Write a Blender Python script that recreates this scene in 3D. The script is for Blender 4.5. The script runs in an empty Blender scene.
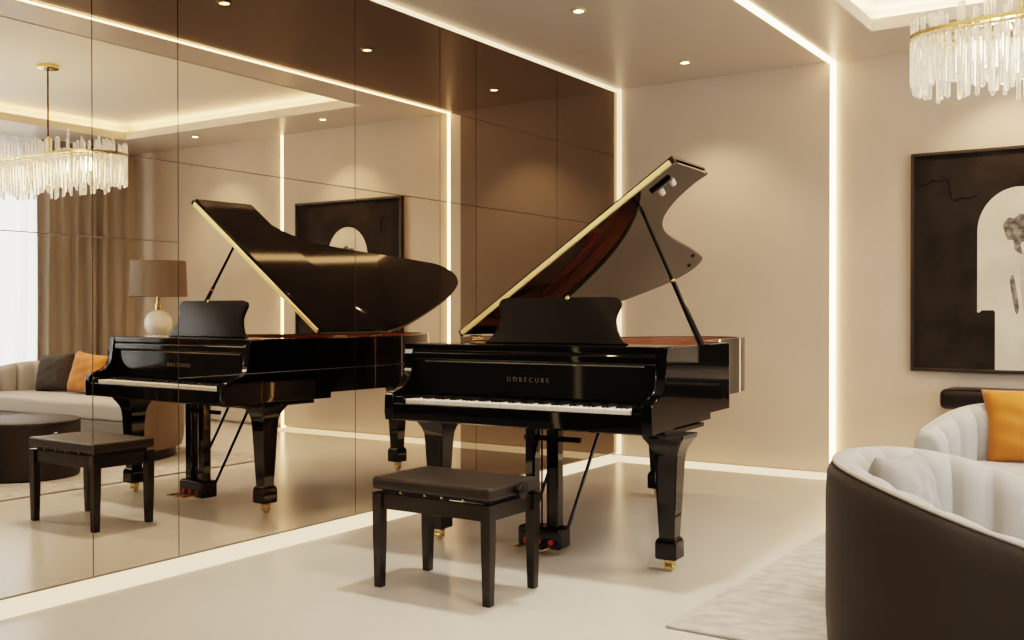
import bpy, bmesh, math, random
from mathutils import Vector, Matrix
random.seed(7)
S = bpy.context.scene
COL = S.collection
PI = math.pi

# ------------------------------------------------------------------ materials
def mat(name, col, rough=.5, metal=0., ior=1.5, spec=.5, noise=None, bump=None, emit=None, coat=0., sheen=0., trans=0.):
    m = bpy.data.materials.new(name); m.use_nodes = True
    nt = m.node_tree; b = nt.nodes['Principled BSDF']
    b.inputs['Base Color'].default_value = (*col, 1)
    b.inputs['Roughness'].default_value = rough
    b.inputs['Metallic'].default_value = metal
    b.inputs['IOR'].default_value = ior
    b.inputs['Specular IOR Level'].default_value = spec
    b.inputs['Coat Weight'].default_value = coat
    b.inputs['Sheen Weight'].default_value = sheen
    b.inputs['Transmission Weight'].default_value = trans
    if emit:
        b.inputs['Emission Color'].default_value = (*emit[0], 1)
        b.inputs['Emission Strength'].default_value = emit[1]
    if noise or bump:
        tc = nt.nodes.new('ShaderNodeTexCoord')
    if noise:                      # (scale, second colour, stretch xyz)
        mp = nt.nodes.new('ShaderNodeMapping'); mp.inputs['Scale'].default_value = noise[2]
        n = nt.nodes.new('ShaderNodeTexNoise'); n.inputs['Scale'].default_value = noise[0]; n.inputs['Detail'].default_value = 6
        r = nt.nodes.new('ShaderNodeValToRGB')
        r.color_ramp.elements[0].position = .35; r.color_ramp.elements[1].position = .68
        r.color_ramp.elements[0].color = (*col, 1); r.color_ramp.elements[1].color = (*noise[1], 1)
        nt.links.new(tc.outputs['Object'], mp.inputs[0]); nt.links.new(mp.outputs[0], n.inputs['Vector'])
        nt.links.new(n.outputs['Fac'], r.inputs[0]); nt.links.new(r.outputs[0], b.inputs['Base Color'])
    if bump:                       # (scale, strength)
        n2 = nt.nodes.new('ShaderNodeTexNoise'); n2.inputs['Scale'].default_value = bump[0]; n2.inputs['Detail'].default_value = 4
        bp = nt.nodes.new('ShaderNodeBump'); bp.inputs['Strength'].default_value = bump[1]; bp.inputs['Distance'].default_value = .004
        nt.links.new(tc.outputs['Object'], n2.inputs['Vector']); nt.links.new(n2.outputs['Fac'], bp.inputs['Height'])
        nt.links.new(bp.outputs[0], b.inputs['Normal'])
    return m

def emission(name, col, strength):
    m = bpy.data.materials.new(name); m.use_nodes = True
    nt = m.node_tree; nt.nodes.clear()
    o = nt.nodes.new('ShaderNodeOutputMaterial'); e = nt.nodes.new('ShaderNodeEmission')
    e.inputs[0].default_value = (*col, 1); e.inputs[1].default_value = strength
    nt.links.new(e.outputs[0], o.inputs[0]); return m

WARM = (1.0, .74, .48)
M = dict(
    wall=mat('plaster', (.58, .494, .405), .55, noise=(3, (.605, .516, .425), (1, 1, 1)), bump=(60, .04)),
    ceil=mat('ceiling_paint', (.60, .535, .475), .35, spec=.3),
    tray=mat('tray_paint', (.78, .72, .63), .6),
    dark_wall=mat('dark_panelling', (.055, .045, .038), .35),
    floor=mat('polished_floor', (.60, .57, .52), .24, ior=1.42, noise=(1.2, (.62, .59, .54), (1, 1, 1))),
    black=mat('black_lacquer', (.0035, .0032, .003), .035, ior=1.55),
    lidblack=mat('lid_lacquer', (.004, .0036, .0033), .03, ior=1.62),
    deskblack=mat('desk_lacquer', (.0135, .0112, .0093), .10, ior=1.45),
    boardblack=mat('fallboard_lacquer', (.0095, .0082, .007), .05, ior=1.5),
    lidtop=mat('lid_top_lacquer', (.0035, .003, .0028), .06, ior=1.4, spec=.22),
    satin=mat('satin_black', (.015, .0118, .0095), .2, spec=.5),
    ebony=mat('ebony', (.006, .006, .006), .3),
    ivory=mat('ivory', (.82, .77, .70), .25),
    brass=mat('brass', (.80, .64, .35), .22, 1.0),
    palegold=mat('pale_gold', (.78, .62, .30), .38, .55),
    plate=mat('bronze_plate', (.50, .27, .11), .38, .8),
    wood=mat('mahogany', (.25, .085, .03), .3, noise=(9, (.36, .14, .055), (1, 1, 9))),
    spruce=mat('spruce', (.52, .33, .16), .4, noise=(14, (.60, .40, .21), (12, 1, 1))),
    red=mat('red_felt', (.42, .012, .01), .9, sheen=.4),
    wire=mat('string_wire', (.55, .5, .42), .3, 1.0),
    hinge=mat('hinge_metal', (.55, .50, .42), .35, .8),
    letter=mat('letter_gold', (.22, .175, .11), .45, .6),
    bone=mat('white_rubber', (.72, .66, .58), .35),
    leather=mat('bench_leather', (.028, .0225, .0185), .38, spec=.5, bump=(250, .15)),
    velvet_shade=mat('shaded_velvet', (.030, .0225, .017), .85, sheen=.08, bump=(300, .1)),  # same fabric as the sofa shell, shade put into the darker colour
    velvet_lit=mat('lit_velvet', (.19, .135, .088), .85, sheen=.3, bump=(300, .1)),  # same fabric as the armchair shell, warm light put into the colour
    velvet_base=mat('base_velvet', (.16, .145, .13), .85, sheen=.3, bump=(300, .1)),
    velvet_in=mat('grey_velvet', (.36, .345, .325), .85, sheen=.2, bump=(200, .12)),
    piping=mat('piping', (.42, .385, .34), .7),
    plinth=mat('plinth', (.02, .017, .015), .5),
    orange=mat('amber_velvet', (.50, .185, .022), .75, sheen=.2, noise=(4, (.38, .125, .012), (1, 1, 1)), bump=(250, .15)),
    charcoal=mat('charcoal_linen', (.055, .048, .043), .9, bump=(300, .2)),
    palegrey=mat('pale_grey_velvet', (.27, .25, .23), .85, sheen=.3, bump=(160, .2)),
    ottoman=mat('ottoman_leather', (.032, .026, .022), .5, bump=(200, .1)),
    curtain=mat('taupe_drape', (.35, .32, .29), .9, sheen=.2, bump=(300, .1)),
    shade=mat('lamp_shade', (.185, .150, .120), .85),
    marble=mat('white_marble', (.80, .78, .74), .2, noise=(6, (.62, .60, .57), (1, 1, 1))),
    darkwood=mat('dark_oak', (.010, .0075, .006), .35, noise=(8, (.014, .010, .008), (1, 8, 1))),
    frame=mat('frame_bronze', (.045, .033, .024), .35),
    canvas=mat('charcoal_canvas', (.024, .0195, .016), .9, spec=.25, noise=(5, (.042, .0345, .0285), (1, 1, 1)), bump=(40, .35)),
    ivorypaint=mat('ivory_paint', (.74, .68, .57), .8, noise=(4, (.62, .56, .47), (1, 1, 1)), bump=(50, .25)),
    greypaint=mat('smudge_paint', (.06, .055, .05), .8, noise=(26, (.34, .31, .27), (1, 1, 1))),
    midpaint=mat('mid_paint', (.48, .44, .38), .8, noise=(12, (.62, .57, .48), (1, 1, 1))),
    crack=mat('crack_paint', (.010, .008, .007), .8),
    groove=mat('mirror_backing', (.20, .165, .13), .5),
    win=mat('window_frame', (.35, .33, .31), .4),
    led=emission('led_warm', (1.0, .80, .50), 1.6),
    led_floor=emission('led_floor', (1.0, .78, .48), 9),
    led_corner=emission('led_corner', (1.0, .70, .40), 2.2),
    led_tray=emission('led_tray', (1.0, .70, .42), 34),
    floor_glow=emission('floor_glow', (1.0, .74, .47), 1.45),  # glow spilled on the floor, painted as emission
    led_soft=emission('led_cove', (1.0, .70, .40), 2.2),
    led_line=emission('led_line', (1.0, .66, .36), 9),
    bulb=emission('downlight_disc', (1.0, .80, .52), 30),
)

def mirror_mat(name, col):
    m = bpy.data.materials.new(name); m.use_nodes = True
    b = m.node_tree.nodes['Principled BSDF']
    b.inputs['Base Color'].default_value = (*col, 1); b.inputs['Metallic'].default_value = 1
    b.inputs['Roughness'].default_value = 0.0
    return m
M['mirror'] = mirror_mat('clear_mirror', (.78, .70, .605))
M['bronze'] = mirror_mat('dimmed_mirror', (.27, .222, .178))  # darker tint paints the dim part of the reflection into the glass

# rug: streaky warm grey
m = M['rug'] = mat('rug_pile', (.36, .335, .31), .95, noise=(11, (.50, .475, .445), (1, 1.6, 1)), bump=(120, .5))
# glass rod of the chandelier
def crystal():
    m = bpy.data.materials.new('crystal_glass'); m.use_nodes = True
    nt = m.node_tree; b = nt.nodes['Principled BSDF']
    b.inputs['Base Color'].default_value = (.95, .92, .87, 1); b.inputs['Roughness'].default_value = .05
    b.inputs['Transmission Weight'].default_value = .93; b.inputs['IOR'].default_value = 1.42
    b.inputs['Emission Color'].default_value = (1, .88, .72, 1); b.inputs['Emission Strength'].default_value = .10  # faint glow added to the glass so the rods show up
    return m
M['crystal'] = crystal()
def sheer():
    m = bpy.data.materials.new('sheer_voile'); m.use_nodes = True
    nt = m.node_tree; nt.nodes.clear()
    o = nt.nodes.new('ShaderNodeOutputMaterial')
    t = nt.nodes.new('ShaderNodeBsdfTranslucent'); t.inputs[0].default_value = (.80, .81, .82, 1)
    d = nt.nodes.new('ShaderNodeBsdfDiffuse'); d.inputs[0].default_value = (.85, .84, .82, 1)
    tr = nt.nodes.new('ShaderNodeBsdfTransparent')
    a = nt.nodes.new('ShaderNodeMixShader'); a.inputs[0].default_value = .3
    b = nt.nodes.new('ShaderNodeMixShader'); b.inputs[0].default_value = .22
    nt.links.new(t.outputs[0], a.inputs[1]); nt.links.new(d.outputs[0], a.inputs[2])
    nt.links.new(a.outputs[0], b.inputs[1]); nt.links.new(tr.outputs[0], b.inputs[2]); nt.links.new(b.outputs[0], o.inputs[0])
    return m
M['sheer'] = sheer()
def glass():
    m = bpy.data.materials.new('window_glass'); m.use_nodes = True
    nt = m.node_tree; nt.nodes.clear()
    o = nt.nodes.new('ShaderNodeOutputMaterial')
    g = nt.nodes.new('ShaderNodeBsdfGlossy'); g.inputs['Roughness'].default_value = 0
    tr = nt.nodes.new('ShaderNodeBsdfTransparent'); a = nt.nodes.new('ShaderNodeMixShader'); a.inputs[0].default_value = .06
    nt.links.new(tr.outputs[0], a.inputs[1]); nt.links.new(g.outputs[0], a.inputs[2]); nt.links.new(a.outputs[0], o.inputs[0])
    return m
M['glass'] = glass()

# ------------------------------------------------------------------ mesh helpers
def link(name, bm, m, parent=None, smooth=35, loc=None, rot=None):
    me = bpy.data.meshes.new(name)
    bmesh.ops.recalc_face_normals(bm, faces=bm.faces[:])
    bm.to_mesh(me); bm.free()
    me.materials.append(M[m] if isinstance(m, str) else m)
    if smooth:
        me.shade_smooth(); me.set_sharp_from_angle(angle=math.radians(smooth))
    o = bpy.data.objects.new(name, me); COL.objects.link(o)
    if 0 < smooth < 50:
        wn = o.modifiers.new('weighted', 'WEIGHTED_NORMAL'); wn.keep_sharp = True
    if parent: o.parent = parent
    if loc: o.location = loc
    if rot: o.rotation_euler = rot
    return o
def tag(o, label, cat, group=None, kind=None):
    o['label'] = label; o['category'] = cat
    if group: o['group'] = group
    if kind: o['kind'] = kind
    return o
def thing(name, label, cat, loc=(0, 0, 0), rz=0, group=None):
    o = bpy.data.objects.new(name, None); COL.objects.link(o)
    o.empty_display_size = .1; o.location = loc; o.rotation_euler = (0, 0, rz)
    return tag(o, label, cat, group)
def struct(name, bm, m, smooth=0):
    o = link(name, bm, m, smooth=smooth); o['kind'] = 'structure'; return o
def new(): return bmesh.new()
def box(bm, x0, x1, y0, y1, z0, z1, bev=0, seg=2):
    r = bmesh.ops.create_cube(bm, size=1); vs = r['verts']
    for v in vs:
        v.co = Vector(((x0 + x1) / 2 + v.co.x * (x1 - x0), (y0 + y1) / 2 + v.co.y * (y1 - y0), (z0 + z1) / 2 + v.co.z * (z1 - z0)))
    if bev:
        es = list({e for v in vs for e in v.link_edges})
        bmesh.ops.bevel(bm, geom=es, offset=bev, segments=seg, profile=.5, affect='EDGES')
    return bm
def bx(*a, **k): return box(new(), *a, **k)
def xform(bm, mtx, since=0):
    bm.verts.ensure_lookup_table()
    for v in bm.verts[since:]: v.co = mtx @ v.co
    return bm
def prism(bm, pts, z0, z1, bev=0, seg=2):
    """pts: list of (x,y); extruded in z"""
    a = [bm.verts.new((x, y, z0)) for x, y in pts]; b = [bm.verts.new((x, y, z1)) for x, y in pts]
    n = len(pts); fs = [bm.faces.new(a[::-1]), bm.faces.new(b)]
    for i in range(n): bm.faces.new((a[i], a[(i + 1) % n], b[(i + 1) % n], b[i]))
    if bev:
        es = list({e for f in fs for e in f.edges})
        bmesh.ops.bevel(bm, geom=es, offset=bev, segments=seg, profile=.5, affect='EDGES')
    return bm
def tube(bm, pts, r, n=10, cap=True):
    pts = [Vector(p) for p in pts]; rings = []
    rr = r if isinstance(r, (list, tuple)) else [r] * len(pts)
    for i, p in enumerate(pts):
        t = (pts[min(i + 1, len(pts) - 1)] - pts[max(i - 1, 0)]).normalized()
        up = Vector((0, 0, 1)) if abs(t.z) < .95 else Vector((0, 1, 0))
        a = t.cross(up).normalized(); b = t.cross(a)
        rings.append([bm.verts.new(p + (a * math.cos(2 * PI * k / n) + b * math.sin(2 * PI * k / n)) * rr[i]) for k in range(n)])
    for i in range(len(rings) - 1):
        for k in range(n): bm.faces.new((rings[i][k], rings[i][(k + 1) % n], rings[i + 1][(k + 1) % n], rings[i + 1][k]))
    if cap: bm.faces.new(rings[0][::-1]); bm.faces.new(rings[-1])
    return bm
def lathe(bm, prof, n=40, cx=0, cy=0):
    rings = []
    for r, z in prof:
        rings.append([bm.verts.new((cx + max(r, 1e-4) * math.cos(2 * PI * k / n), cy + max(r, 1e-4) * math.sin(2 * PI * k / n), z)) for k in range(n)])
    for i in range(len(rings) - 1):
        for k in range(n): bm.faces.new((rings[i][k], rings[i][(k + 1) % n], rings[i + 1][(k + 1) % n], rings[i + 1][k]))
    bm.faces.new(rings[0][::-1]); bm.faces.new(rings[-1]); return bm
def catmull(P, n=8, closed=False):
    out = []; N = len(P)
    for i in range(N if closed else N - 1):
        p = [P[(i + k) % N] if closed else P[min(max(i + k, 0), N - 1)] for k in (-1, 0, 1, 2)]
        for j in range(n):
            t = j / n
            out.append(tuple(.5 * (2 * p[1][c] + (p[2][c] - p[0][c]) * t + (2 * p[0][c] - 5 * p[1][c] + 4 * p[2][c] - p[3][c]) * t * t + (-p[0][c] + 3 * p[1][c] - 3 * p[2][c] + p[3][c]) * t ** 3) for c in range(len(P[0]))))
    if not closed: out.append(tuple(P[-1]))
    return out
def normals2d(P):
    out = []
    for i in range(len(P)):
        a = P[max(i - 1, 0)]; b = P[min(i + 1, len(P) - 1)]
        t = Vector((b[0] - a[0], b[1] - a[1])).normalized(); out.append(Vector((-t.y, t.x)))
    return out
def strip_wall(bm, P, off0, off1, z0, z1):
    """wall following the open path P, between two offsets along its left normal"""
    N = normals2d(P); rows = []
    for p, n in zip(P, N):
        q0 = Vector(p) + n * off0; q1 = Vector(p) + n * off1
        rows.append([bm.verts.new((q0.x, q0.y, z0)), bm.verts.new((q0.x, q0.y, z1)), bm.verts.new((q1.x, q1.y, z1)), bm.verts.new((q1.x, q1.y, z0))])
    for a, b in zip(rows, rows[1:]):
        for k in range(4): bm.faces.new((a[k], a[(k + 1) % 4], b[(k + 1) % 4], b[k]))
    bm.faces.new(rows[0]); bm.faces.new(rows[-1][::-1]); return bm
def copy_tree(o, parent=None):
    c = o.copy(); COL.objects.link(c)
    if parent: c.parent = parent
    for ch in list(o.children): copy_tree(ch, c)
    return c

# ------------------------------------------------------------------ room
H = 3.04; XR = 6.4; YF = -9.4; XLED = 1.738; XS2 = 3.92
TX0, TX1, TY0, TY1, TZ = 2.2, 5.55, -6.2, -.68, 3.20
struct('floor', bx(-.14, XR + .15, YF - .1, .15, -.1, 0), 'floor')
bm = new()
for r in ((-.14, TX0, YF - .1, .15), (TX1, XR + .15, YF - .1, .15), (TX0, TX1, TY1, .15), (TX0, TX1, YF - .1, TY0)):
    box(bm, *r, H, H + .05)
struct('ceiling', bm, 'ceil')
bm = new()                                                    # raised tray with hidden cove ledge
e = .13
box(bm, TX0 - e, TX1 + e, TY0 - e, TY1 + e, TZ, TZ + .04)
for r in ((TX0 - e - .02, TX0 - e, TY0 - e, TY1 + e), (TX1 + e, TX1 + e + .02, TY0 - e, TY1 + e), (TX0 - e, TX1 + e, TY1 + e, TY1 + e + .02), (TX0 - e, TX1 + e, TY0 - e - .02, TY0 - e)):
    box(bm, *r, H + .05, TZ)
o = struct('trim_1', bm, 'tray')
bm = new()
for r in ((TX0 + .001, TX0 + .014, TY0, TY1), (TX1 - .014, TX1 - .001, TY0, TY1), (TX0, TX1, TY1 - .014, TY1 - .001), (TX0, TX1, TY0 + .001, TY0 + .014)):
    box(bm, *r, H - .004, H + .075)
struct('trim_2', bm, 'tray')
struct('wall_left', bx(-.24, -.14, YF, .15, 0, H), 'groove')
struct('wall_back', bx(-.14, XR, .10, .2, 0, H), 'wall')
struct('trim_3', bx(.0, XLED, 0, .02, .03, H), 'wall')          # panel beside the piano
struct('trim_4', bx(XLED, XS2, .03, .05, .03, H), 'wall')       # panel behind the painting
struct('trim_5', bx(XS2, XR, .06, .08, .03, H), 'wall')
struct('wall_front', bx(-.14, XR + .15, YF - .1, YF, 0, H), 'dark_wall')
WY0, WY1, WZ0, WZ1 = -6.4, -.75, .06, 2.92
bm = new()
box(bm, XR, XR + .15, YF, WY0, 0, H); box(bm, XR, XR + .15, WY1, .1, 0, H)
box(bm, XR, XR + .15, WY0, WY1, 0, WZ0); box(bm, XR, XR + .15, WY0, WY1, WZ1, H)
struct('wall_right', bm, 'wall')
bm = new()
nw = 4
for i in range(nw + 1):
    y = WY0 + (WY1 - WY0) * i / nw
    box(bm, XR + .05, XR + .1, max(y - .03, WY0), min(y + .03, WY1), WZ0, WZ1)
for z in (WZ0 + .03, WZ1 - .03): box(bm, XR + .05, XR + .1, WY0, WY1, z - .03, z + .03)
w = struct('window_1', bm, 'win')
g = link('window_pane', bx(XR + .07, XR + .076, WY0 + .03, WY1 - .03, WZ0 + .05, WZ1 - .05), 'glass', w, smooth=0)

# dark wall section that continues past the mirror towards the viewer
YM = -7.05
struct('trim_6', bx(-.13, .0, YF, YM - .05, .0, H), 'dark_wall')

# ------------------------------------------------------------------ mirror wall
mw = thing('mirror_wall', 'huge seamed bronze-tinted mirror covering the left wall beside the piano', 'mirror', (0, -3, 0))
ZB, ZT = .050, 3.008
ycuts = [YM, -4.9, -4.445, -3.217, -2.425, -2.207, -2.033, -.993, -.035]
def zcuts(y): 
    zs = [ZB]
    zs.append(.89 if y > -4.4 else 1.53)
    if y > -4.9: zs.append(1.905)
    return sorted(set(zs + [2.481, ZT]))
for ya, yb in zip(ycuts, ycuts[1:]):
    ym = (ya + yb) / 2; zs = zcuts(ym)
    for za, zb in zip(zs, zs[1:]):
        dark = ya >= -2.21 or za > 2.4  # panels tinted darker where the reflection should look dim
        ga = .0 if abs(ya + 2.207) < .001 else .0024
        gb = .0 if abs(yb + 2.207) < .001 else .0024
        link('mirror_panel', bx(-.012, 0, ya + ga - mw.location.y, yb - gb - mw.location.y, za + .0022, zb - .0022), 'bronze' if dark else 'mirror', mw, smooth=0)
link('backing_board', bx(-.03, -.013, YM + 3, -.035 + 3, ZB, ZT), 'groove', mw, smooth=0)

# ------------------------------------------------------------------ light strips
def strip(name, bm, m, label): return tag(link(name, bm, m, smooth=0), label, 'light strip')
strip('light_strip', bx(-.012, .026, -.032, -.004, .03, H - .002), 'led_corner', 'upright warm light strip in the corner between mirror and back wall')
strip('light_strip', bx(XLED + .002, XLED + .036, .0, .0299, .0, H - .002), 'led_line', 'upright warm light strip on the back wall left of the painting')
strip('light_strip', bx(XS2 + .002, XS2 + .04, .03, .0599, .0, H - .002), 'led_line', 'upright warm light strip right of the painting, seen only in the mirror')
strip('light_strip', bx(XLED - .012, XLED + .038, YF, .012, H - .010, H + .004), 'led_line', 'straight warm light line running across the ceiling towards the back wall')
strip('light_strip', bx(-.05, -.004, YM, -.035, ZT + .003, H - .002), 'led_soft', 'warm light strip in the gap between mirror top and ceiling')
strip('light_strip', bx(-.138, .115, YM, .095, .0008, .004), 'floor_glow', 'emissive sheet imitating warm LED glow on the floor under the mirror')  # this and the next two: floor glow laid on as emissive sheets
strip('light_strip', bx(.116, XLED, -.23, .095, .0008, .004), 'floor_glow', 'emissive sheet imitating warm LED glow on the floor along the back wall behind the piano')
strip('light_strip', bx(XLED + .002, XS2, -.21, .098, .0008, .004), 'floor_glow', 'emissive sheet imitating warm LED glow on the floor under the painting')
strip('light_strip', bx(-.03, .02, YM - .045, YM - .005, .03, H - .002), 'led', 'upright warm light strip at the near end of the mirror wall')
bm = new()
for r in ((TX0 - .09, TX0 - .06, TY0, TY1), (TX1 + .06, TX1 + .09, TY0, TY1), (TX0, TX1, TY1 + .06, TY1 + .09), (TX0, TX1, TY0 - .09, TY0 - .06)):
    box(bm, *r, H + .051, H + .066)
strip('light_strip', bm, 'led_tray', 'warm cove light hidden around the edge of the raised ceiling tray')
strip('light_strip', bx(XR - .2, XR - .16, .085, .099, .0, H - .002), 'led_soft', 'soft warm light strip in the corner behind the drape')

# ------------------------------------------------------------------ downlights
def spot(loc, tgt, power, size, blend=.6, col=WARM, r=.03):
    l = bpy.data.lights.new('spot_lamp', 'SPOT'); l.energy = power; l.spot_size = math.radians(size); l.spot_blend = blend
    l.color = col; l.shadow_soft_size = r
    o = bpy.data.objects.new('spot_lamp', l); COL.objects.link(o); o.location = loc
    o.rotation_euler = (Vector(tgt) - Vector(loc)).to_track_quat('-Z', 'Y').to_euler(); return o
def area(loc, tgt, power, sx, sy, col):
    l = bpy.data.lights.new('area_lamp', 'AREA'); l.shape = 'RECTANGLE'; l.size = sx; l.size_y = sy; l.energy = power; l.color = col
    o = bpy.data.objects.new('area_lamp', l); COL.objects.link(o); o.location = loc
    o.rotation_euler = (Vector(tgt) - Vector(loc)).to_track_quat('-Z', 'Y').to_euler(); return o
DL = [(.85, -2.15, 'recessed ceiling spotlight above the piano, second from the back wall'),
      (.85, -.585, 'recessed ceiling spotlight between mirror and light line, nearest the back wall'),
      (.82, -3.45, 'recessed ceiling spotlight seen at the top of the mirror, third from the back wall'),
      (2.95, -.40, 'recessed ceiling spotlight above the painting'),
      (4.75, -.42, 'recessed ceiling spotlight near the drape, right of the painting')]
for x, y, lab in DL:
    t = thing('downlight', lab, 'ceiling light', (x, y, H), 0, 'recessed ceiling spotlights')
    link('trim_ring', lathe(new(), [(.030, -.001), (.030, -.010), (.043, -.009), (.047, -.004), (.047, -.001)], 32), 'palegold', t)
    link('lamp_disc', lathe(new(), [(.0295, -.0012), (.0295, -.006)], 24), 'bulb', t)
    spot((x, y, H - .02), (x, y, 0), 45, 105)

# ------------------------------------------------------------------ grand piano (local axes u = along keyboard, v = towards tail)
GP = thing('grand_piano', 'glossy black concert grand piano with raised lid in front of the mirror', 'piano', (1.305, -3.58, 0), math.radians(3.5))
ZC = 1.04
path = [(.715, .165), (.715, .6), (.715, .98), (.712, 1.06), (.67, 1.14), (.56, 1.27), (.48, 1.45), (.44, 1.70), (.425, 1.95), (.42, 2.18), (.37, 2.40), (.22, 2.51), (.05, 2.49), (-.16, 2.33), (-.37, 2.06), (-.565, 1.74), (-.68, 1.46), (-.715, 1.2), (-.715, .9), (-.715, .165)]
RP = catmull(path, 6)
link('case', strip_wall(new(), RP, 0, .042, .70, ZC), 'black', GP)
link('inner_rim', strip_wall(new(), RP[4:-4], .0425, .055, .86, ZC - .004), 'wood', GP)
NN = normals2d(RP)
inner = [tuple(Vector(p) + n * .054) for p, n in zip(RP, NN)]
front = [p for p in inner if p[1] > .50]
link('soundboard', prism(new(), front, .868, .878), 'spruce', GP)
link('bottom_board', prism(new(), [tuple(Vector(p) + n * .03) for p, n in zip(RP, NN) if p[1] > .17], .705, .72), 'satin', GP)
# iron plate: outer band plus struts
inner2 = [tuple(Vector(p) + n * .07) for p, n in zip(RP, NN)]
bm = strip_wall(new(), RP[12:-12], .07, .17, .93, .945)
box(bm, -.64, .64, .53, .74, .93, .948)
for u0, u1, v1 in ((-.50, -.36, 1.9), (-.18, .0, 2.2), (.14, .22, 2.25), (.40, .36, 1.60)):
    d = Vector((u1 - u0, v1 - .7)); L = d.length; a = math.atan2(d.y, d.x); n0 = len(bm.verts)
    box(bm, 0, L, -.022, .022, .945, .972)
    xform(bm, Matrix.Translation((u0, .7, 0)) @ Matrix.Rotation(a, 4, 'Z'), n0)
link('iron_plate', bm, 'plate', GP)
bm = new()
for i in range(88):
    k = i / 87; u = -.60 + 1.2 * k
    vend = 2.22 - 1.18 * (k - .25) / .75 if k > .25 else 1.75 + 1.9 * k
    ue = u + (.24 if k < .25 else .03)
    if ue > .6: ue = .6
    tube(bm, [(u, .72, .957), (ue, vend, .955)], .0016, 4)
o = link('string_bed', bm, 'wire', GP, smooth=0); o['kind'] = 'stuff'
bm = new()
box(bm, -.6, .6, .80, .845, .955, .962); link('felt_strip', bm, 'red', GP)
FP = catmull([(-.42, 1.78), (-.12, 2.12), (.12, 2.10), (.24, 1.70), (.38, 1.30), (.56, 1.02)], 8)
link('felt_strip', strip_wall(new(), FP, -.03, .03, .955, .966), 'red', GP)
link('treble_bridge', strip_wall(new(), [(a - .06, b - .1) for a, b in FP], -.02, .02, .94, .962), 'wood', GP)
for i in range(44):
    u = -.57 + i * .0245
    link('damper', bx(u - .008, u + .008, .87, .98, .962, .985), 'ebony', GP, smooth=0) if i == 0 else None
dp = [c for c in GP.children if c.name.startswith('damper')][0]
for i in range(1, 44):
    c = dp.copy(); COL.objects.link(c); c.location.x = i * .0245

# top shelf and front rails
bm = bx(-.672, .672, .155, .50, 1.005, 1.043, .006)
link('top_shelf', bm, 'black', GP)
link('fallboard_rail', bx(-.672, .672, .150, .185, .955, 1.004, .012, 3), 'black', GP)
bm = new()
fb = prism(bm, [(.185, .775), (.172, .79), (.170, .955), (.185, .965), (.20, .965), (.20, .775)], -.668, .668)
xform(bm, Matrix(((0, 0, 1, 0), (1, 0, 0, 0), (0, 1, 0, 0), (0, 0, 0, 1))))
FB = link('fallboard', bm, 'boardblack', GP)
bm = new()
for i in range(90):
    u = -.60 + 1.2 * i / 89; tube(bm, [(u - .0038, .165, .952), (u + .0038, .165, .952)], .0034, 6)
link('fallboard_hinge', bm, 'hinge', GP)
def lettering(txt, size, m, parent, loc, rot, name='lettering'):
    c = bpy.data.curves.new('txt', 'FONT'); c.body = txt; c.size = size; c.align_x = 'CENTER'; c.align_y = 'CENTER'
    c.extrude = .0006; c.space_character = 1.6; c.offset = 0
    t = bpy.data.objects.new('txt', c); COL.objects.link(t); bpy.context.view_layer.update()
    me = bpy.data.meshes.new_from_object(t.evaluated_get(bpy.context.evaluated_depsgraph_get()))
    bpy.data.objects.remove(t); me.materials.clear(); me.materials.append(M[m])
    o = bpy.data.objects.new(name, me); COL.objects.link(o); o.parent = parent; o.location = loc; o.rotation_euler = rot
    return o
lettering('UDBECUBE', .033, 'letter', FB, (-.005, .1695, .872), (PI / 2, 0, 0))

# arms (cheeks)
prof = [(-.022, .662), (-.026, .70), (-.026, .775), (-.020, .797), (.0, .806), (.045, .811), (.090, .826), (.122, .855), (.138, .895), (.143, .94), (.140, .985), (.150, 1.0), (.150, ZC), (.24, ZC), (.24, .662)]
for s in (-1, 1):
    bm = new(); x0, x1 = sorted((s * .671, s * .722))
    prism(bm, prof, x0, x1, .005, 2)
    xform(bm, Matrix(((0, 0, 1, 0), (1, 0, 0, 0), (0, 1, 0, 0), (0, 0, 0, 1))))
    link('arm', bm, 'black', GP)
    x0, x1 = sorted((s * .618, s * .670))
    link('key_block', bx(x0, x1, -.012, .165, .745, .783, .006), 'black', GP)
bm = bx(-.700, .700, -.015, .80, .662, .702, .004)
link('key_bed', bm, 'black', GP)
link('key_slip', bx(-.670, .670, -.024, -.006, .664, .748, .006), 'black', GP)
link('underframe', bx(-.70, .715, .14, .66, .640, .661, .003), 'black', GP)
# keys
W = 1.222 / 52
wk = None
for i in range(52):
    u = -.611 + W * (i + .5)
    if wk is None:
        wk = link('white_key', bx(-W / 2 + .0005, W / 2 - .0005, 0, .168, .745, .767, .0015, 1), 'ivory', GP); c = wk
    else:
        c = wk.copy(); COL.objects.link(c)
    c.location = (u, 0, 0)
bk = None
for i in range(51):
    if (i + 5) % 7 in (2, 6): continue
    u = -.611 + W * (i + 1)
    if bk is None:
        bm = new(); prism(bm, [(.055, .768), (.061, .780), (.168, .780), (.168, .768)], -.0055, .0055)
        xform(bm, Matrix(((0, 0, 1, 0), (1, 0, 0, 0), (0, 1, 0, 0), (0, 0, 0, 1))))
        bk = link('black_key', bm, 'ebony', GP, smooth=0); c = bk
    else:
        c = bk.copy(); COL.objects.link(c)
    c.location = (u, 0, 0)

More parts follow.
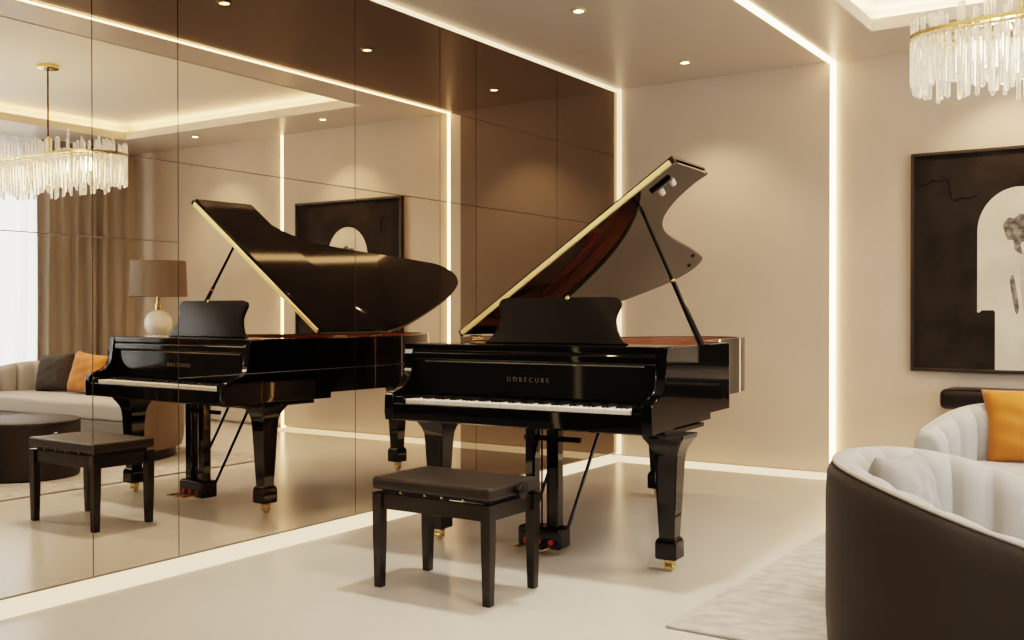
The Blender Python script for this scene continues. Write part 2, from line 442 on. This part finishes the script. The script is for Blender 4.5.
# music desk: waisted board leaning back
half = [(.405, 0), (.375, .018), (.347, .058), (.328, .105), (.326, .14), (.338, .175), (.347, .198), (.342, .218), (.322, .232), (.29, .237)]
half = catmull(half, 4)
out = [(x, y) for x, y in half] + [(-x, y) for x, y in half[::-1]]
bm = prism(new(), out, -.010, .010, .003, 2)
MD = link('music_desk', bm, 'deskblack', GP, loc=(.020, .40, 1.044), rot=(math.radians(76), 0, 0))
link('desk_button', lathe(new(), [(.004, 0), (.011, .002), (.011, .008), (.004, .012)], 16), 'brass', MD, loc=(.05, .234, .004))

# lid
LA = math.radians(35)
LID = bpy.data.objects.new('lid', None)
def lidpt(s, v, h=0): return Vector((-.72 + s * math.cos(LA) - h * math.sin(LA), v, 1.062 + s * math.sin(LA) + h * math.cos(LA)))
LM = Matrix.Translation((-.72, 0, 1.062)) @ Matrix.Rotation(-LA, 4, 'Y')
curve = [(1.55, 1.19), (1.47, 1.165), (1.33, 1.19), (1.20, 1.28), (1.115, 1.42), (1.055, 1.62), (1.01, 1.88), (.965, 2.2), (.930, 2.42), (.885, 2.62), (.775, 2.70), (.61, 2.60), (.42, 2.30), (.22, 1.88), (.07, 1.52), (0.0, 1.28)]
LP = [(0.0, .685), (1.55, .685), (1.55, 1.03)] + catmull(curve, 6)
bm = prism(new(), LP, 0, .022, .004, 2)
LID = link('lid', xform(bm, LM), 'lidblack', GP)
LID.data.materials.append(M['lidtop'])
up = Vector((-math.sin(LA), 0, math.cos(LA)))
for p in LID.data.polygons:
    if p.normal.dot(up) > .5: p.material_index = 1
bm = box(new(), .02, 1.535, .667, .684, -.001, .026, .003, 1)
link('lid_hinge', xform(bm, LM), 'palegold', LID)['label'] = 'pale gold strip along the front edge of the lid'
bm = prism(new(), [(0.0, .690), (1.556, .690), (1.556, 1.17), (0, 1.17)], .0235, .041, .004, 2)
link('lid_flap', xform(bm, LM), 'lidtop', LID)
bm = box(new(), 1.540, 1.560, .667, .705, -.004, .028, .004, 1)
link('hinge_cap', xform(bm, LM), 'ebony', LID)
for s, v in ((1.44, .87), (1.36, .885)):
    bm = lathe(new(), [(.018, 0), (.018, -.012), (.013, -.03), (.004, -.034)], 20)
    link('rubber_bumper', xform(bm, LM @ Matrix.Translation((s, v, 0))), 'bone', LID)
bm = box(new(), 1.33, 1.46, .80, .835, -.016, 0, .004, 1)
link('lid_catch', xform(bm, LM), 'ebony', LID)
for s, v in ((.90, 2.40), (.80, 2.55)):
    bm = lathe(new(), [(.013, 0), (.013, -.008), (.004, -.012)], 16)
    link('rubber_bumper', xform(bm, LM @ Matrix.Translation((s, v, 0))), 'ebony', LID)
# prop
pb = Vector((.688, .73, ZC - .03)); pt = lidpt(1.22, .88, -.004)
bm = tube(new(), [pb, pb.lerp(pt, .08), pb.lerp(pt, .47), pb.lerp(pt, .5), pt], [.018, .017, .013, .010, .008], 10)
PR = link('lid_prop', bm, 'black', GP)
link('prop_pivot', box(new(), .668, .705, .70, .77, ZC - .05, ZC + .004, .006, 2), 'black', PR)
bm = tube(new(), [pb.lerp(pt, .46), pb.lerp(pt, .475)], .0155, 10); link('prop_collar', bm, 'brass', PR)
for v in (.80, 1.12):
    link('spine_hinge', tube(new(), [(-.722, v, 1.052), (-.722, v + .11, 1.052)], .008, 10), 'brass', GP)

# legs
def sq(bm, prof, n=4):
    rings = []
    for h, z in prof:
        c = h * .06
        pts = [(h, -h + c), (h, h - c), (h - c, h), (-h + c, h), (-h, h - c), (-h, -h + c), (-h + c, -h), (h - c, -h)]
        rings.append([bm.verts.new((x, y, z)) for x, y in pts])
    for a, b in zip(rings, rings[1:]):
        for k in range(8): bm.faces.new((a[k], a[(k + 1) % 8], b[(k + 1) % 8], b[k]))
    bm.faces.new(rings[0][::-1]); bm.faces.new(rings[-1]); return bm
LEG = None
for u, v, zt in ((.676, .30, .641), (-.630, .33, .661), (-.09, 2.05, .704)):
    if LEG is None:
        LEG = link('leg', sq(new(), [(.037, .145), (.040, .20), (.055, .50), (.058, .535), (.060, .55), (.068, .575), (.085, .605), (.098, .622), (.102, .641)]), 'black', GP, smooth=25)
        link('cuff', sq(new(), [(.046, .060), (.052, .066), (.052, .135), (.047, .150), (.041, .158)]), 'black', LEG, smooth=25)
        bm = new()
        box(bm, -.019, .019, -.018, .026, .040, .060, .004, 1)
        for sx in (-1, 1): box(bm, sx * .0185 - .0035, sx * .0185 + .0035, -.016, .024, .012, .052, .002, 1)
        tube(bm, [(-.026, .006, .0225), (.026, .006, .0225)], .006, 10)
        n0 = len(bm.verts); tube(bm, [(-.013, .006, .0225), (.013, .006, .0225)], .0222, 20)
        link('caster', bm, 'brass', LEG)
        c = LEG
    else:
        c = copy_tree(LEG, GP)
    c.location = (u, v, 0)
    if zt > .65: c.scale = (1, 1, zt / .641)
    if zt > .65:
        for k in c.children: pass
# lyre
LY = None
bm = new()
for u in (-.020, .110): box(bm, u - .027, u + .027, .345, .405, .135, .642, .004, 1)
LY = link('lyre', bm, 'black', GP, loc=(-.04, -.055, 0))
link('pedal_box', bx(-.075, .165, .315, .435, .035, .142, .016, 3), 'black', LY)
link('crossbar', bx(-.10, .22, .425, .445, .555, .580, .003, 1), 'black', LY)
for u in (-.025, .045, .115):
    bm = new()
    pts = [(u - .010, .33), (u + .010, .33), (u + .011, .28), (u + .017, .235), (u + .015, .20), (u, .19), (u - .015, .20), (u - .017, .235), (u - .011, .28)]
    prism(bm, pts, .052, .062, .003, 1); link('pedal', bm, 'brass', LY)
    link('pedal_felt', bx(u - .013, u + .013, .308, .316, .063, .085, .003, 1), 'red', LY)
for u in (.030, .062): link('trap_rod', tube(new(), [(u, .38, .14), (u, .38, .70)], .005, 8), 'satin', LY)
link('brace_rod', tube(new(), [(.15, .43, .125), (.19, .80, .70)], .009, 8), 'satin', LY)
link('brace_rod', tube(new(), [(-.06, .43, .125), (-.02, .80, .70)], .009, 8), 'satin', LY)

# ------------------------------------------------------------------ bench
BX, BY = 1.303, -4.012
B = thing('piano_bench', 'black padded piano bench with square legs in front of the keyboard', 'bench', (BX, BY, 0), math.radians(.6))
hw, hd = .309, .194
for sx in (-1, 1):
    for sy in (-1, 1):
        bm = new()
        for f, (w0, z) in enumerate(((.017, 0), (.021, .30), (.0215, .42))):
            pass
        x, y = sx * (hw - .022), sy * (hd - .022)
        rings = []
        for w0, z in ((.018, 0), (.0225, .22), (.0240, .415)):
            rings.append([bm.verts.new((x + a * w0 + sx * (.0215 - w0) * .0, y + b * w0, z)) for a, b in ((-1, -1), (1, -1), (1, 1), (-1, 1))])
        for a, b in zip(rings, rings[1:]):
            for k in range(4): bm.faces.new((a[k], a[(k + 1) % 4], b[(k + 1) % 4], b[k]))
        bm.faces.new(rings[0][::-1]); bm.faces.new(rings[-1])
        bmesh.ops.bevel(bm, geom=bm.edges[:], offset=.002, segments=1, affect='EDGES')
        link('leg', bm, 'satin', B)
bm = new()
for sy in (-1, 1): box(bm, -hw + .043, hw - .043, sy * (hd - .020) - .009, sy * (hd - .020) + .009, .345, .413, .002, 1)
for sx in (-1, 1): box(bm, sx * (hw - .020) - .009, sx * (hw - .020) + .009, -hd + .043, hd - .043, .345, .413, .002, 1)
link('apron', bm, 'satin', B)
link('lift_board', bx(-hw + .03, hw - .03, -hd + .03, hd - .03, .414, .4295), 'ebony', B)
bm = box(new(), -hw - .004, hw + .006, -hd - .004, hd + .004, .430, .484, .014, 4)
link('seat_cushion', bm, 'leather', B)
for x in (-.16, -.03, .06, .17):
    link('screw', tube(new(), [(x, -hd + .028, .424), (x, -hd + .006, .424)], .005, 8), 'brass', B)
for sx in (1,):
    bm = new()
    prof = [(.012, 0), (.012, .012), (.032, .014), (.035, .018), (.035, .034), (.031, .038), (.006, .040)]
    lathe(bm, prof, 28); xform(bm, Matrix.Translation((hw + .006, .0, .455)) @ Matrix.Rotation(PI / 2, 4, 'Y'))
    link('adjustment_knob', bm, 'satin', B)

# ------------------------------------------------------------------ rug
bm = bx(2.32, 5.7, -4.05, -1.60, .001, .013, .003, 1)
tag(link('area_rug', bm, 'rug'), 'pale grey mottled rug on the floor under the armchair and ottoman', 'rug')

# ------------------------------------------------------------------ channelled seating
def seating(t, P, zrim, zseat, zbot, thick, pitch, seat_pts, outer):
    """P: dense plan path of the OUTER face (left normal points inside); zrim: function of the point"""
    N = normals2d(P)
    acc = [0]
    for a, b in zip(P, P[1:]): acc.append(acc[-1] + math.dist(a, b))
    L = acc[-1]; nch = max(1, round(L / pitch))
    bm = new(); rows = []
    for p, n in zip(P, N):
        z = zrim(p); p = Vector(p); r = []
        for off, zz in ((.02, zbot), (.006, zbot + .05), (0, zbot + .15), (0, z - .10), (.004, z - .035), (.014, z - .012), (.028, z - .001)):
            q = p + n * off; r.append(bm.verts.new((q.x, q.y, zz)))
        rows.append(r)
    for a, b in zip(rows, rows[1:]):
        for k in range(len(a) - 1): bm.faces.new((a[k], a[k + 1], b[k + 1], b[k]))
    # front ends of the arms
    link('outer_shell', bm, outer, t, smooth=60)
    bm = new(); rows = []
    for p, n, s in zip(P, N, acc):
        z = zrim(p); p = Vector(p); f = abs(math.sin(PI * s / L * nch)); bul = .046 * (f ** .45) - .046
        r = []
        for off, zz, k in ((.028, z, 0), (.05, z + .006, .25), (thick * .62, z + .002, .6), (thick * .88, z - .022, 1), (thick, z - .06, 1), (thick + .005, z - .14, 1), (thick, zseat - .03, 1), (thick, zbot + .1, 1)):
            q = p + n * (off + bul * k); r.append(bm.verts.new((q.x, q.y, zz + bul * .25 * k)))
        rows.append(r)
    for a, b in zip(rows, rows[1:]):
        for k in range(len(a) - 1): bm.faces.new((a[k], a[k + 1], b[k + 1], b[k]))
    link('channel_back', bm, 'velvet_in', t, smooth=50)
    for i in (0, -1):
        bm = new(); p = Vector(P[i]); n = N[i]; z = zrim(P[i])
        d = (p - Vector(P[1 if i == 0 else -2])).normalized()
        ring = [(.02, zbot), (0, zbot + .15), (0, z - .10), (.004, z - .035), (.014, z - .012), (.028, z - .001), (.05, z + .005), (thick * .62, z + .001), (thick * .88, z - .024), (thick - .003, z - .065), (thick - .003, zbot)]
        cx = thick / 2; vs = []
        for push, ins in ((-.004, 0), (.010, .003), (.020, .012), (.024, .028)):
            row = []
            for off, zz in ring:
                o2 = cx + (off - cx) * (1 - ins / cx); z2 = zz - ins if zz > z - .2 else zz
                q = p + n * o2 + d * push; row.append(bm.verts.new((q.x, q.y, z2)))
            vs.append(row)
        for a, b in zip(vs, vs[1:]):
            m = len(a)
            for k in range(m): bm.faces.new((a[k], a[(k + 1) % m], b[(k + 1) % m], b[k]))
        bm.faces.new(vs[-1])
        link('arm_front', bm, 'velvet_in', t, smooth=50)
    link('piping', tube(new(), [(Vector(p) + n * .024).to_3d() + Vector((0, 0, zrim(p) + .001)) for p, n in zip(P, N)][::2], .006, 6), 'piping', t)
    link('seat_cushion', prism(new(), seat_pts, zseat - .14, zseat, .035, 4), 'velvet_in', t, smooth=50)
    link('seat_base', prism(new(), seat_pts, zbot, zseat - .142, .01, 2), 'velvet_base', t, smooth=40)
    link('plinth', prism(new(), [tuple(Vector(p) + n * .07) for p, n in zip(P, N)][::3], .014, zbot + .02), 'plinth', t)

def dense(P, step=.012):
    out = [P[0]]
    for a, b in zip(P, P[1:]):
        n = max(1, int(math.dist(a, b) / step))
        for k in range(1, n + 1): out.append((a[0] + (b[0] - a[0]) * k / n, a[1] + (b[1] - a[1]) * k / n))
    return out
# armchair: open towards +x
cx, cy, r = 3.52, -4.25, .51
arc = [(cx + r * math.cos(a), cy + r * math.sin(a)) for a in [math.radians(90 + 180 * k / 40) for k in range(41)]]
P = dense([(4.02, cy + r)] + arc + [(4.02, cy - r)])
def smooth01(x): x = min(max(x, 0), 1); return x * x * (3 - 2 * x)
def zr1(p): return .742 - .20 * smooth01((p[0] - 2.98) / 1.05)
AC = thing('tub_armchair', 'curved grey channel-back armchair with outer shell coloured dark for shade at the right front', 'armchair')
ri = r - .135
seat = [(cx + ri * math.cos(math.radians(90 + 180 * k / 24)), cy + ri * math.sin(math.radians(90 + 180 * k / 24))) for k in range(25)] + [(4.04, cy - ri), (4.04, cy + ri)]
seating(AC, P, zr1, .43, .13, .13, .155, seat, 'velvet_shade')
# sofa: open towards -y
x0, x1, yb, yf, R = 2.88, 5.45, -1.66, -2.50, .80
pl = [(x1, yf)] + [(x1 - R + R * math.cos(math.radians(a)), yb - R + R * math.sin(math.radians(a))) for a in range(0, 91, 4)] + [(x0 + R - R * math.sin(math.radians(a)), yb - R + R * math.cos(math.radians(a))) for a in range(0, 91, 4)] + [(x0, yf)]
P = dense(pl)
def zr2(p): return .635 + .10 * smooth01((p[1] - yf) / .60)
SO = thing('channel_sofa', 'pale grey channel-back sofa with curved arms facing the camera below the painting', 'sofa')
th = .135
seat = [(x1 - th, yf - .03)] + [(x1 - R + (R - th) * math.cos(math.radians(a)), yb - R + (R - th) * math.sin(math.radians(a))) for a in range(0, 91, 6)] + [(x0 + R - (R - th) * math.sin(math.radians(a)), yb - R + (R - th) * math.cos(math.radians(a))) for a in range(0, 91, 6)] + [(x0 + th, yf - .03)]
seating(SO, P, zr2, .47, .10, th, .16, seat, 'velvet_lit')

def pillow(name, m, label, loc, rot, w=.46, h=.44, d=.16):
    bm = new(); n = 22; V = {}
    for side in (1, -1):
        for i in range(n + 1):
            for j in range(n + 1):
                if side == -1 and (i in (0, n) or j in (0, n)): V[side, i, j] = V[1, i, j]; continue
                a = -1 + 2 * i / n; b = -1 + 2 * j / n
                pin = 1 - .07 * (1 - b * b) * abs(a) ** 2; pin2 = 1 - .07 * (1 - a * a) * abs(b) ** 2
                t = ((1 - a ** 4) * (1 - b ** 4)) ** .55
                wr = .006 * math.sin(9 * a + 5 * b) * math.sin(7 * b - 3 * a) * (1 - abs(a * b))
                V[side, i, j] = bm.verts.new((a * w / 2 * pin, side * (t * d / 2 + wr * t), b * h / 2 * pin2))
    for side in (1, -1):
        for i in range(n):
            for j in range(n):
                q = [V[side, i, j], V[side, i + 1, j], V[side, i + 1, j + 1], V[side, i, j + 1]]
                bm.faces.new(q if side == -1 else q[::-1])
    return tag(link(name, bm, m, smooth=80, loc=loc, rot=rot), label, 'pillow')
TI = math.radians(-15)
pillow('throw_pillow', 'orange', 'amber orange velvet pillow leaning at the near left end of the sofa', (3.36, -2.02, .645), (TI, math.radians(-3), math.radians(10)), .50, .38)
pillow('throw_pillow', 'orange', 'amber orange velvet pillow beside the charcoal pillow, seen in the mirror', (4.30, -1.97, .648), (TI, math.radians(-4), math.radians(2)), .54, .38)
pillow('throw_pillow', 'charcoal', 'charcoal grey pillow on the sofa, seen only in the mirror', (4.86, -1.95, .640), (TI, math.radians(5), math.radians(-6)), .44, .37)
pillow('throw_pillow', 'palegrey', 'small light grey pillow inside the curved armchair', (3.245, -4.28, .585), (math.radians(-10), math.radians(4), math.radians(84)), .37, .34, .15)

# ottoman
ot = thing('ottoman', 'round dark leather ottoman on the rug, seen in the mirror', 'ottoman', (3.12, -3.31, .013))
link('drum', lathe(new(), [(.36, 0), (.372, .012), (.375, .06), (.375, .385)], 64), 'ottoman', ot, smooth=40)
link('top_cushion', lathe(new(), [(.374, .386), (.378, .392), (.374, .408), (.355, .416), (.2, .420), (.0, .421)], 64), 'ottoman', ot, smooth=40)

# ------------------------------------------------------------------ console, side table, lamp
bm = bx(2.56, 3.62, -.33, .028, .555, .690, .04, 4)
tag(link('wall_console', bm, 'darkwood'), 'dark rounded wall console under the painting, behind the sofa', 'console')
sx, sy = 4.86, -.80
t = thing('side_table', 'round dark side table behind the sofa, carrying the lamp', 'table', (sx, sy, 0))
link('table_top', lathe(new(), [(.26, .66), (.27, .665), (.27, .685), (.26, .69)], 48), 'darkwood', t)
link('stem', lathe(new(), [(.03, .02), (.025, .1), (.025, .6), (.05, .659)], 24), 'brass', t)
link('foot', lathe(new(), [(.18, 0), (.18, .012), (.03, .02)], 40), 'brass', t)
t = thing('table_lamp', 'table lamp with taupe drum shade and white ball base near the drape', 'lamp', (sx, sy, .69))
link('lamp_base', lathe(new(), [(.09, 0), (.09, .02), (.02, .03), (.02, .26)], 32), 'brass', t)
link('marble_ball', lathe(new(), [(.14 * math.sin(PI * k / 20), .40 - .14 * math.cos(PI * k / 20)) for k in range(21)], 40), 'marble', t)
link('neck', lathe(new(), [(.035, .538), (.035, .60), (.02, .605), (.02, .75)], 24), 'brass', t)
bm = new()
rows = [[bm.verts.new((rr * math.cos(2 * PI * k / 56), rr * math.sin(2 * PI * k / 56), z)) for k in range(56)] for rr, z in ((.285, .672), (.272, 1.035), (.268, 1.035), (.281, .672))]
for i in range(4):
    a, b = rows[i], rows[(i + 1) % 4]
    for k in range(56): bm.faces.new((a[k], a[(k + 1) % 56], b[(k + 1) % 56], b[k]))
link('lamp_shade', bm, 'shade', t)
bm = new()
for k in range(3):
    a = 2 * PI * k / 3; tube(bm, [(0, 0, .75), (.27 * math.cos(a), .27 * math.sin(a), .75)], .004, 6)
link('shade_spider', bm, 'brass', t)
link('bulb', lathe(new(), [(.03 * math.sin(PI * k / 10) + .001, .80 - .03 * math.cos(PI * k / 10)) for k in range(11)], 20), emission('lamp_bulb', (1, .76, .45), 20), t)

# ------------------------------------------------------------------ painting
px0, px1, pz0, pz1, py = 2.31, 3.71, .79, 2.312, .028
PT = thing('framed_painting', 'large dark abstract painting with a pale arch on the back wall', 'painting', (px0, py, pz0))
w, h = px1 - px0, pz1 - pz0
bm = new(); f = .022
for r in ((0, f, 0, h), (w - f, w, 0, h), (f, w - f, 0, f), (f, w - f, h - f, h)): box(bm, r[0], r[1], -.048, 0, r[2], r[3], .003, 1)
link('frame', bm, 'frame', PT)
CV = link('canvas', bx(f, w - f, -.030, -.004, f, h - f), 'canvas', PT, smooth=0)
def flat(pts, m, y, name, d=.002):
    bm = prism(new(), [(a, b) for a, b in pts], 0, d)
    xform(bm, Matrix(((1, 0, 0, 0), (0, 0, -1, y), (0, 1, 0, 0), (0, 0, 0, 1))))
    return link(name, bm, m, CV, smooth=0)
ax0, ax1, at = .432, .955, 1.252
ra = (ax1 - ax0) / 2
arch = [(ax1 - .015, f), (ax1 - .015, .42), (ax1, .44)] + [(ax0 + ra + ra * math.cos(math.radians(a)), at - ra * 1.12 + 1.12 * ra * math.sin(math.radians(a))) for a in range(0, 181, 6)] + [(ax0, .415), (ax0 + .01, .408), (ax0 + .03, .425), (ax0 + .105, .425), (ax0 + .112, .41), (ax0 + .112, f)]
flat(arch, 'ivorypaint', -.030, 'pale_arch')
flat(catmull([(.60, .96), (.592, 1.0), (.625, 1.045), (.66, 1.04), (.70, 1.07), (.75, 1.045), (.80, 1.05), (.79, .99), (.735, .955), (.745, .90), (.70, .87), (.71, .80), (.665, .83), (.655, .89), (.62, .90)], 5, True), 'greypaint', -.032, 'dark_smudge')
flat(catmull([(.635, .62), (.655, .66), (.675, .56), (.69, .44), (.675, .40), (.655, .48)], 5, True), 'greypaint', -.032, 'dark_streak')
flat(catmull([(.70, .75), (.80, .95), (.87, .80), (.86, .45), (.80, .30), (.72, .42)], 5, True), 'midpaint', -.0315, 'pale_smudge')
ck = [(a, b + .012 * math.sin(60 * a)) for a, b in catmull([(.03, 1.315), (.12, 1.31), (.15, 1.33), (.235, 1.325), (.255, 1.29), (.262, 1.22), (.29, 1.195), (.37, 1.195), (.40, 1.21), (.43, 1.205)], 4)]
bm = new()
for a, b in zip(ck, ck[1:]): tube(bm, [(a[0], -.031, a[1]), (b[0], -.031, b[1])], .0055, 6)
link('crackled_ridge', bm, 'crack', CV)

# ------------------------------------------------------------------ chandelier
CX, CY, CZ, CA, CB = 3.78, -2.70, 2.425, .87, .28
CH = thing('crystal_chandelier', 'oval gold chandelier hung with clear glass rods over the seating', 'chandelier', (CX, CY, CZ))
def ovl(t, k=1.0, e=3.0):
    c, s = math.cos(t), math.sin(t)
    return (CA * k * math.copysign(abs(c) ** (2 / e), c), (CB - CA * (1 - k)) * math.copysign(abs(s) ** (2 / e), s))
def even(k, n):
    P = [ovl(2 * PI * i / 720, k) for i in range(721)]; acc = [0]
    for a, b in zip(P, P[1:]): acc.append(acc[-1] + math.dist(a, b))
    out = []; j = 0
    for i in range(n):
        s = acc[-1] * i / n
        while acc[j + 1] < s: j += 1
        out.append(P[j])
    return out
def ringband(k, z0, z1, tk):
    P = [ovl(2 * PI * i / 160, k) for i in range(160)]; bm = new(); rows = []
    for i, p in enumerate(P):
        a, b = P[i - 1], P[(i + 1) % 160]; n = Vector((b[1] - a[1], a[0] - b[0])).normalized(); q = Vector(p) - n * tk
        rows.append([bm.verts.new((p[0], p[1], z0)), bm.verts.new((p[0], p[1], z1)), bm.verts.new((q.x, q.y, z1)), bm.verts.new((q.x, q.y, z0))])
    for i in range(160):
        a, b = rows[i], rows[(i + 1) % 160]
        for j in range(4): bm.faces.new((a[j], a[(j + 1) % 4], b[(j + 1) % 4], b[j]))
    return bm
link('ring', ringband(1, -.008, .009, .02), 'brass', CH)
link('ring', ringband(.92, -.010, .010, .018), 'brass', CH)
bm = new()
for x in (-.45, .0, .45): box(bm, x - .008, x + .008, -.265, .265, -.006, .006)
box(bm, -.85, .85, -.008, .008, -.006, .006)
link('frame', bm, 'brass', CH)
link('canopy', lathe(new(), [(.085, TZ - CZ - .001), (.085, TZ - CZ - .026), (.078, TZ - CZ - .030), (.01, TZ - CZ - .032)], 40), 'brass', CH)
link('stem', tube(new(), [(0, 0, 0), (0, 0, TZ - CZ - .03)], .007, 12), 'frame', CH)
link('upright', tube(new(), [(-.385, -.24, 0), (-.385, -.24, .13)], .012, 12), 'brass', CH)
def rodmesh(L):
    bm = new(); lathe(bm, [(.006, 0), (.0115, -.003), (.0115, -L + .006), (.008, -L + .001), (.001, -L)], 10); return bm
rods = {}
for i, (x, y) in enumerate(even(.985, 100)):
    L = random.choice((.20, .235, .265, .30) if y < 0 else (.16, .20, .24))
    if x < -.6: L = random.choice((.15, .20, .23))
    if L not in rods: rods[L] = o = link('glass_rod', rodmesh(L), 'crystal', CH, smooth=50)
    else: o = rods[L].copy(); COL.objects.link(o)
    o.location = (x, y, -.012)
bm = new()
def addrod(x, y, z, L, r=.0105):
    lathe(bm, [(r * .6, z), (r, z - .003), (r, z - L + .004), (r * .3, z - L)], 8, x, y)
for k, n in ((.93, 64), (.84, 40)):
    for x, y in even(k, n): addrod(x, y, -.01, random.uniform(.15, .27))
for k, n, a in ((.985, 84, .11), (.88, 50, .16)):
    for x, y in even(k, n):
        if random.random() < .85:
            L = random.uniform(a * .6, a * 1.2) * (.65 if x < -.55 else 1); addrod(x, y, L + .012, L)
o = link('glass_rod_cluster', bm, 'crystal', CH, smooth=50); o['kind'] = 'stuff'
for x in (-.5, -.17, .17, .5):
    l = bpy.data.lights.new('chandelier_lamp', 'POINT'); l.energy = 5; l.color = (1, .82, .58); l.shadow_soft_size = .06
    o = bpy.data.objects.new('chandelier_lamp', l); COL.objects.link(o); o.location = (CX + x, CY, CZ - .06)

# ------------------------------------------------------------------ curtains
def drape(name, m, x, y0, y1, z0, z1, amp, wl, label, cat):
    bm = new(); n = int(abs(y1 - y0) / wl * 14); rows = []
    for i in range(n + 1):
        y = y0 + (y1 - y0) * i / n; ph = 2 * PI * (y - y0) / wl
        c = []
        for j in range(9):
            f = j / 8; z = z1 + (z0 - z1) * f
            a = amp * (.7 + .4 * f)
            xx = x + a * (math.sin(ph + .25 * math.sin(ph * .37)) + .28 * math.sin(2.1 * ph + 1 + f)) * (.75 + .25 * math.sin(ph * .23 + 2))
            c.append(bm.verts.new((xx, y + .015 * math.sin(ph * .5 + 3 * f), z)))
        rows.append(c)
    for a, b in zip(rows, rows[1:]):
        for k in range(8): bm.faces.new((a[k], a[k + 1], b[k + 1], b[k]))
    return tag(link(name, bm, m, smooth=80), label, cat)
drape('drape', 'curtain', 6.14, -1.33, -.24, .015, H - .01, .055, .17, 'floor-length taupe drape beside the window, seen in the mirror', 'curtain')
drape('sheer_curtain', 'sheer', 6.27, -6.4, -.95, .02, H - .01, .03, .13, 'bright white sheer curtain across the window, seen in the mirror', 'curtain')
drape('drape', 'curtain', 6.14, -7.4, -6.2, .015, H - .01, .052, .155, 'floor-length taupe drape at the near end of the window', 'curtain')

# ------------------------------------------------------------------ light
area((XR + .35, (WY0 + WY1) / 2, 1.55), (0, (WY0 + WY1) / 2, 1.3), 230, 5.4, 2.8, (.90, .95, 1.0))
area((3.0, -9.25, 2.6), (1.2, -1.5, 1.2), 110, 5.0, .7, (1, .91, .80))  # added fill behind the camera, no fixture there
for x, y in ((3.9, -2.0), (3.9, -4.8)): spot((x, y, 3.0), (x - .6, y, 0), 190, 125, 1, (1, .86, .70), .35)  # added overhead fill spots, no fixtures in the tray
wd = bpy.data.worlds.new('World'); S.world = wd; wd.use_nodes = True
wd.node_tree.nodes['Background'].inputs[0].default_value = (.85, .92, 1, 1); wd.node_tree.nodes['Background'].inputs[1].default_value = 1.2

spot((1.55, -3.55, 3.0), (1.4, -3.4, 0), 190, 95, .9, (1, .92, .80), .10)  # added spot without a fixture, placed to shape bench and piano shadows
# ------------------------------------------------------------------ camera
cam = bpy.data.cameras.new('camera'); co = bpy.data.objects.new('camera', cam); COL.objects.link(co)
cam.sensor_width = 36; cam.lens = 1040.3 * 36 / 1024; cam.clip_start = .05
co.location = (4.012, -7.661, 1.2)
co.rotation_euler = (math.radians(90 - .414), 0, math.radians(33.506))
S.camera = co
S.view_settings.view_transform = 'Filmic'; S.view_settings.look = 'High Contrast'; S.view_settings.exposure = -0.04
S.cycles.max_bounces = 10; S.cycles.glossy_bounces = 6; S.cycles.transmission_bounces = 8; S.cycles.transparent_max_bounces = 12
S.cycles.sample_clamp_indirect = 6; S.cycles.blur_glossy = .3
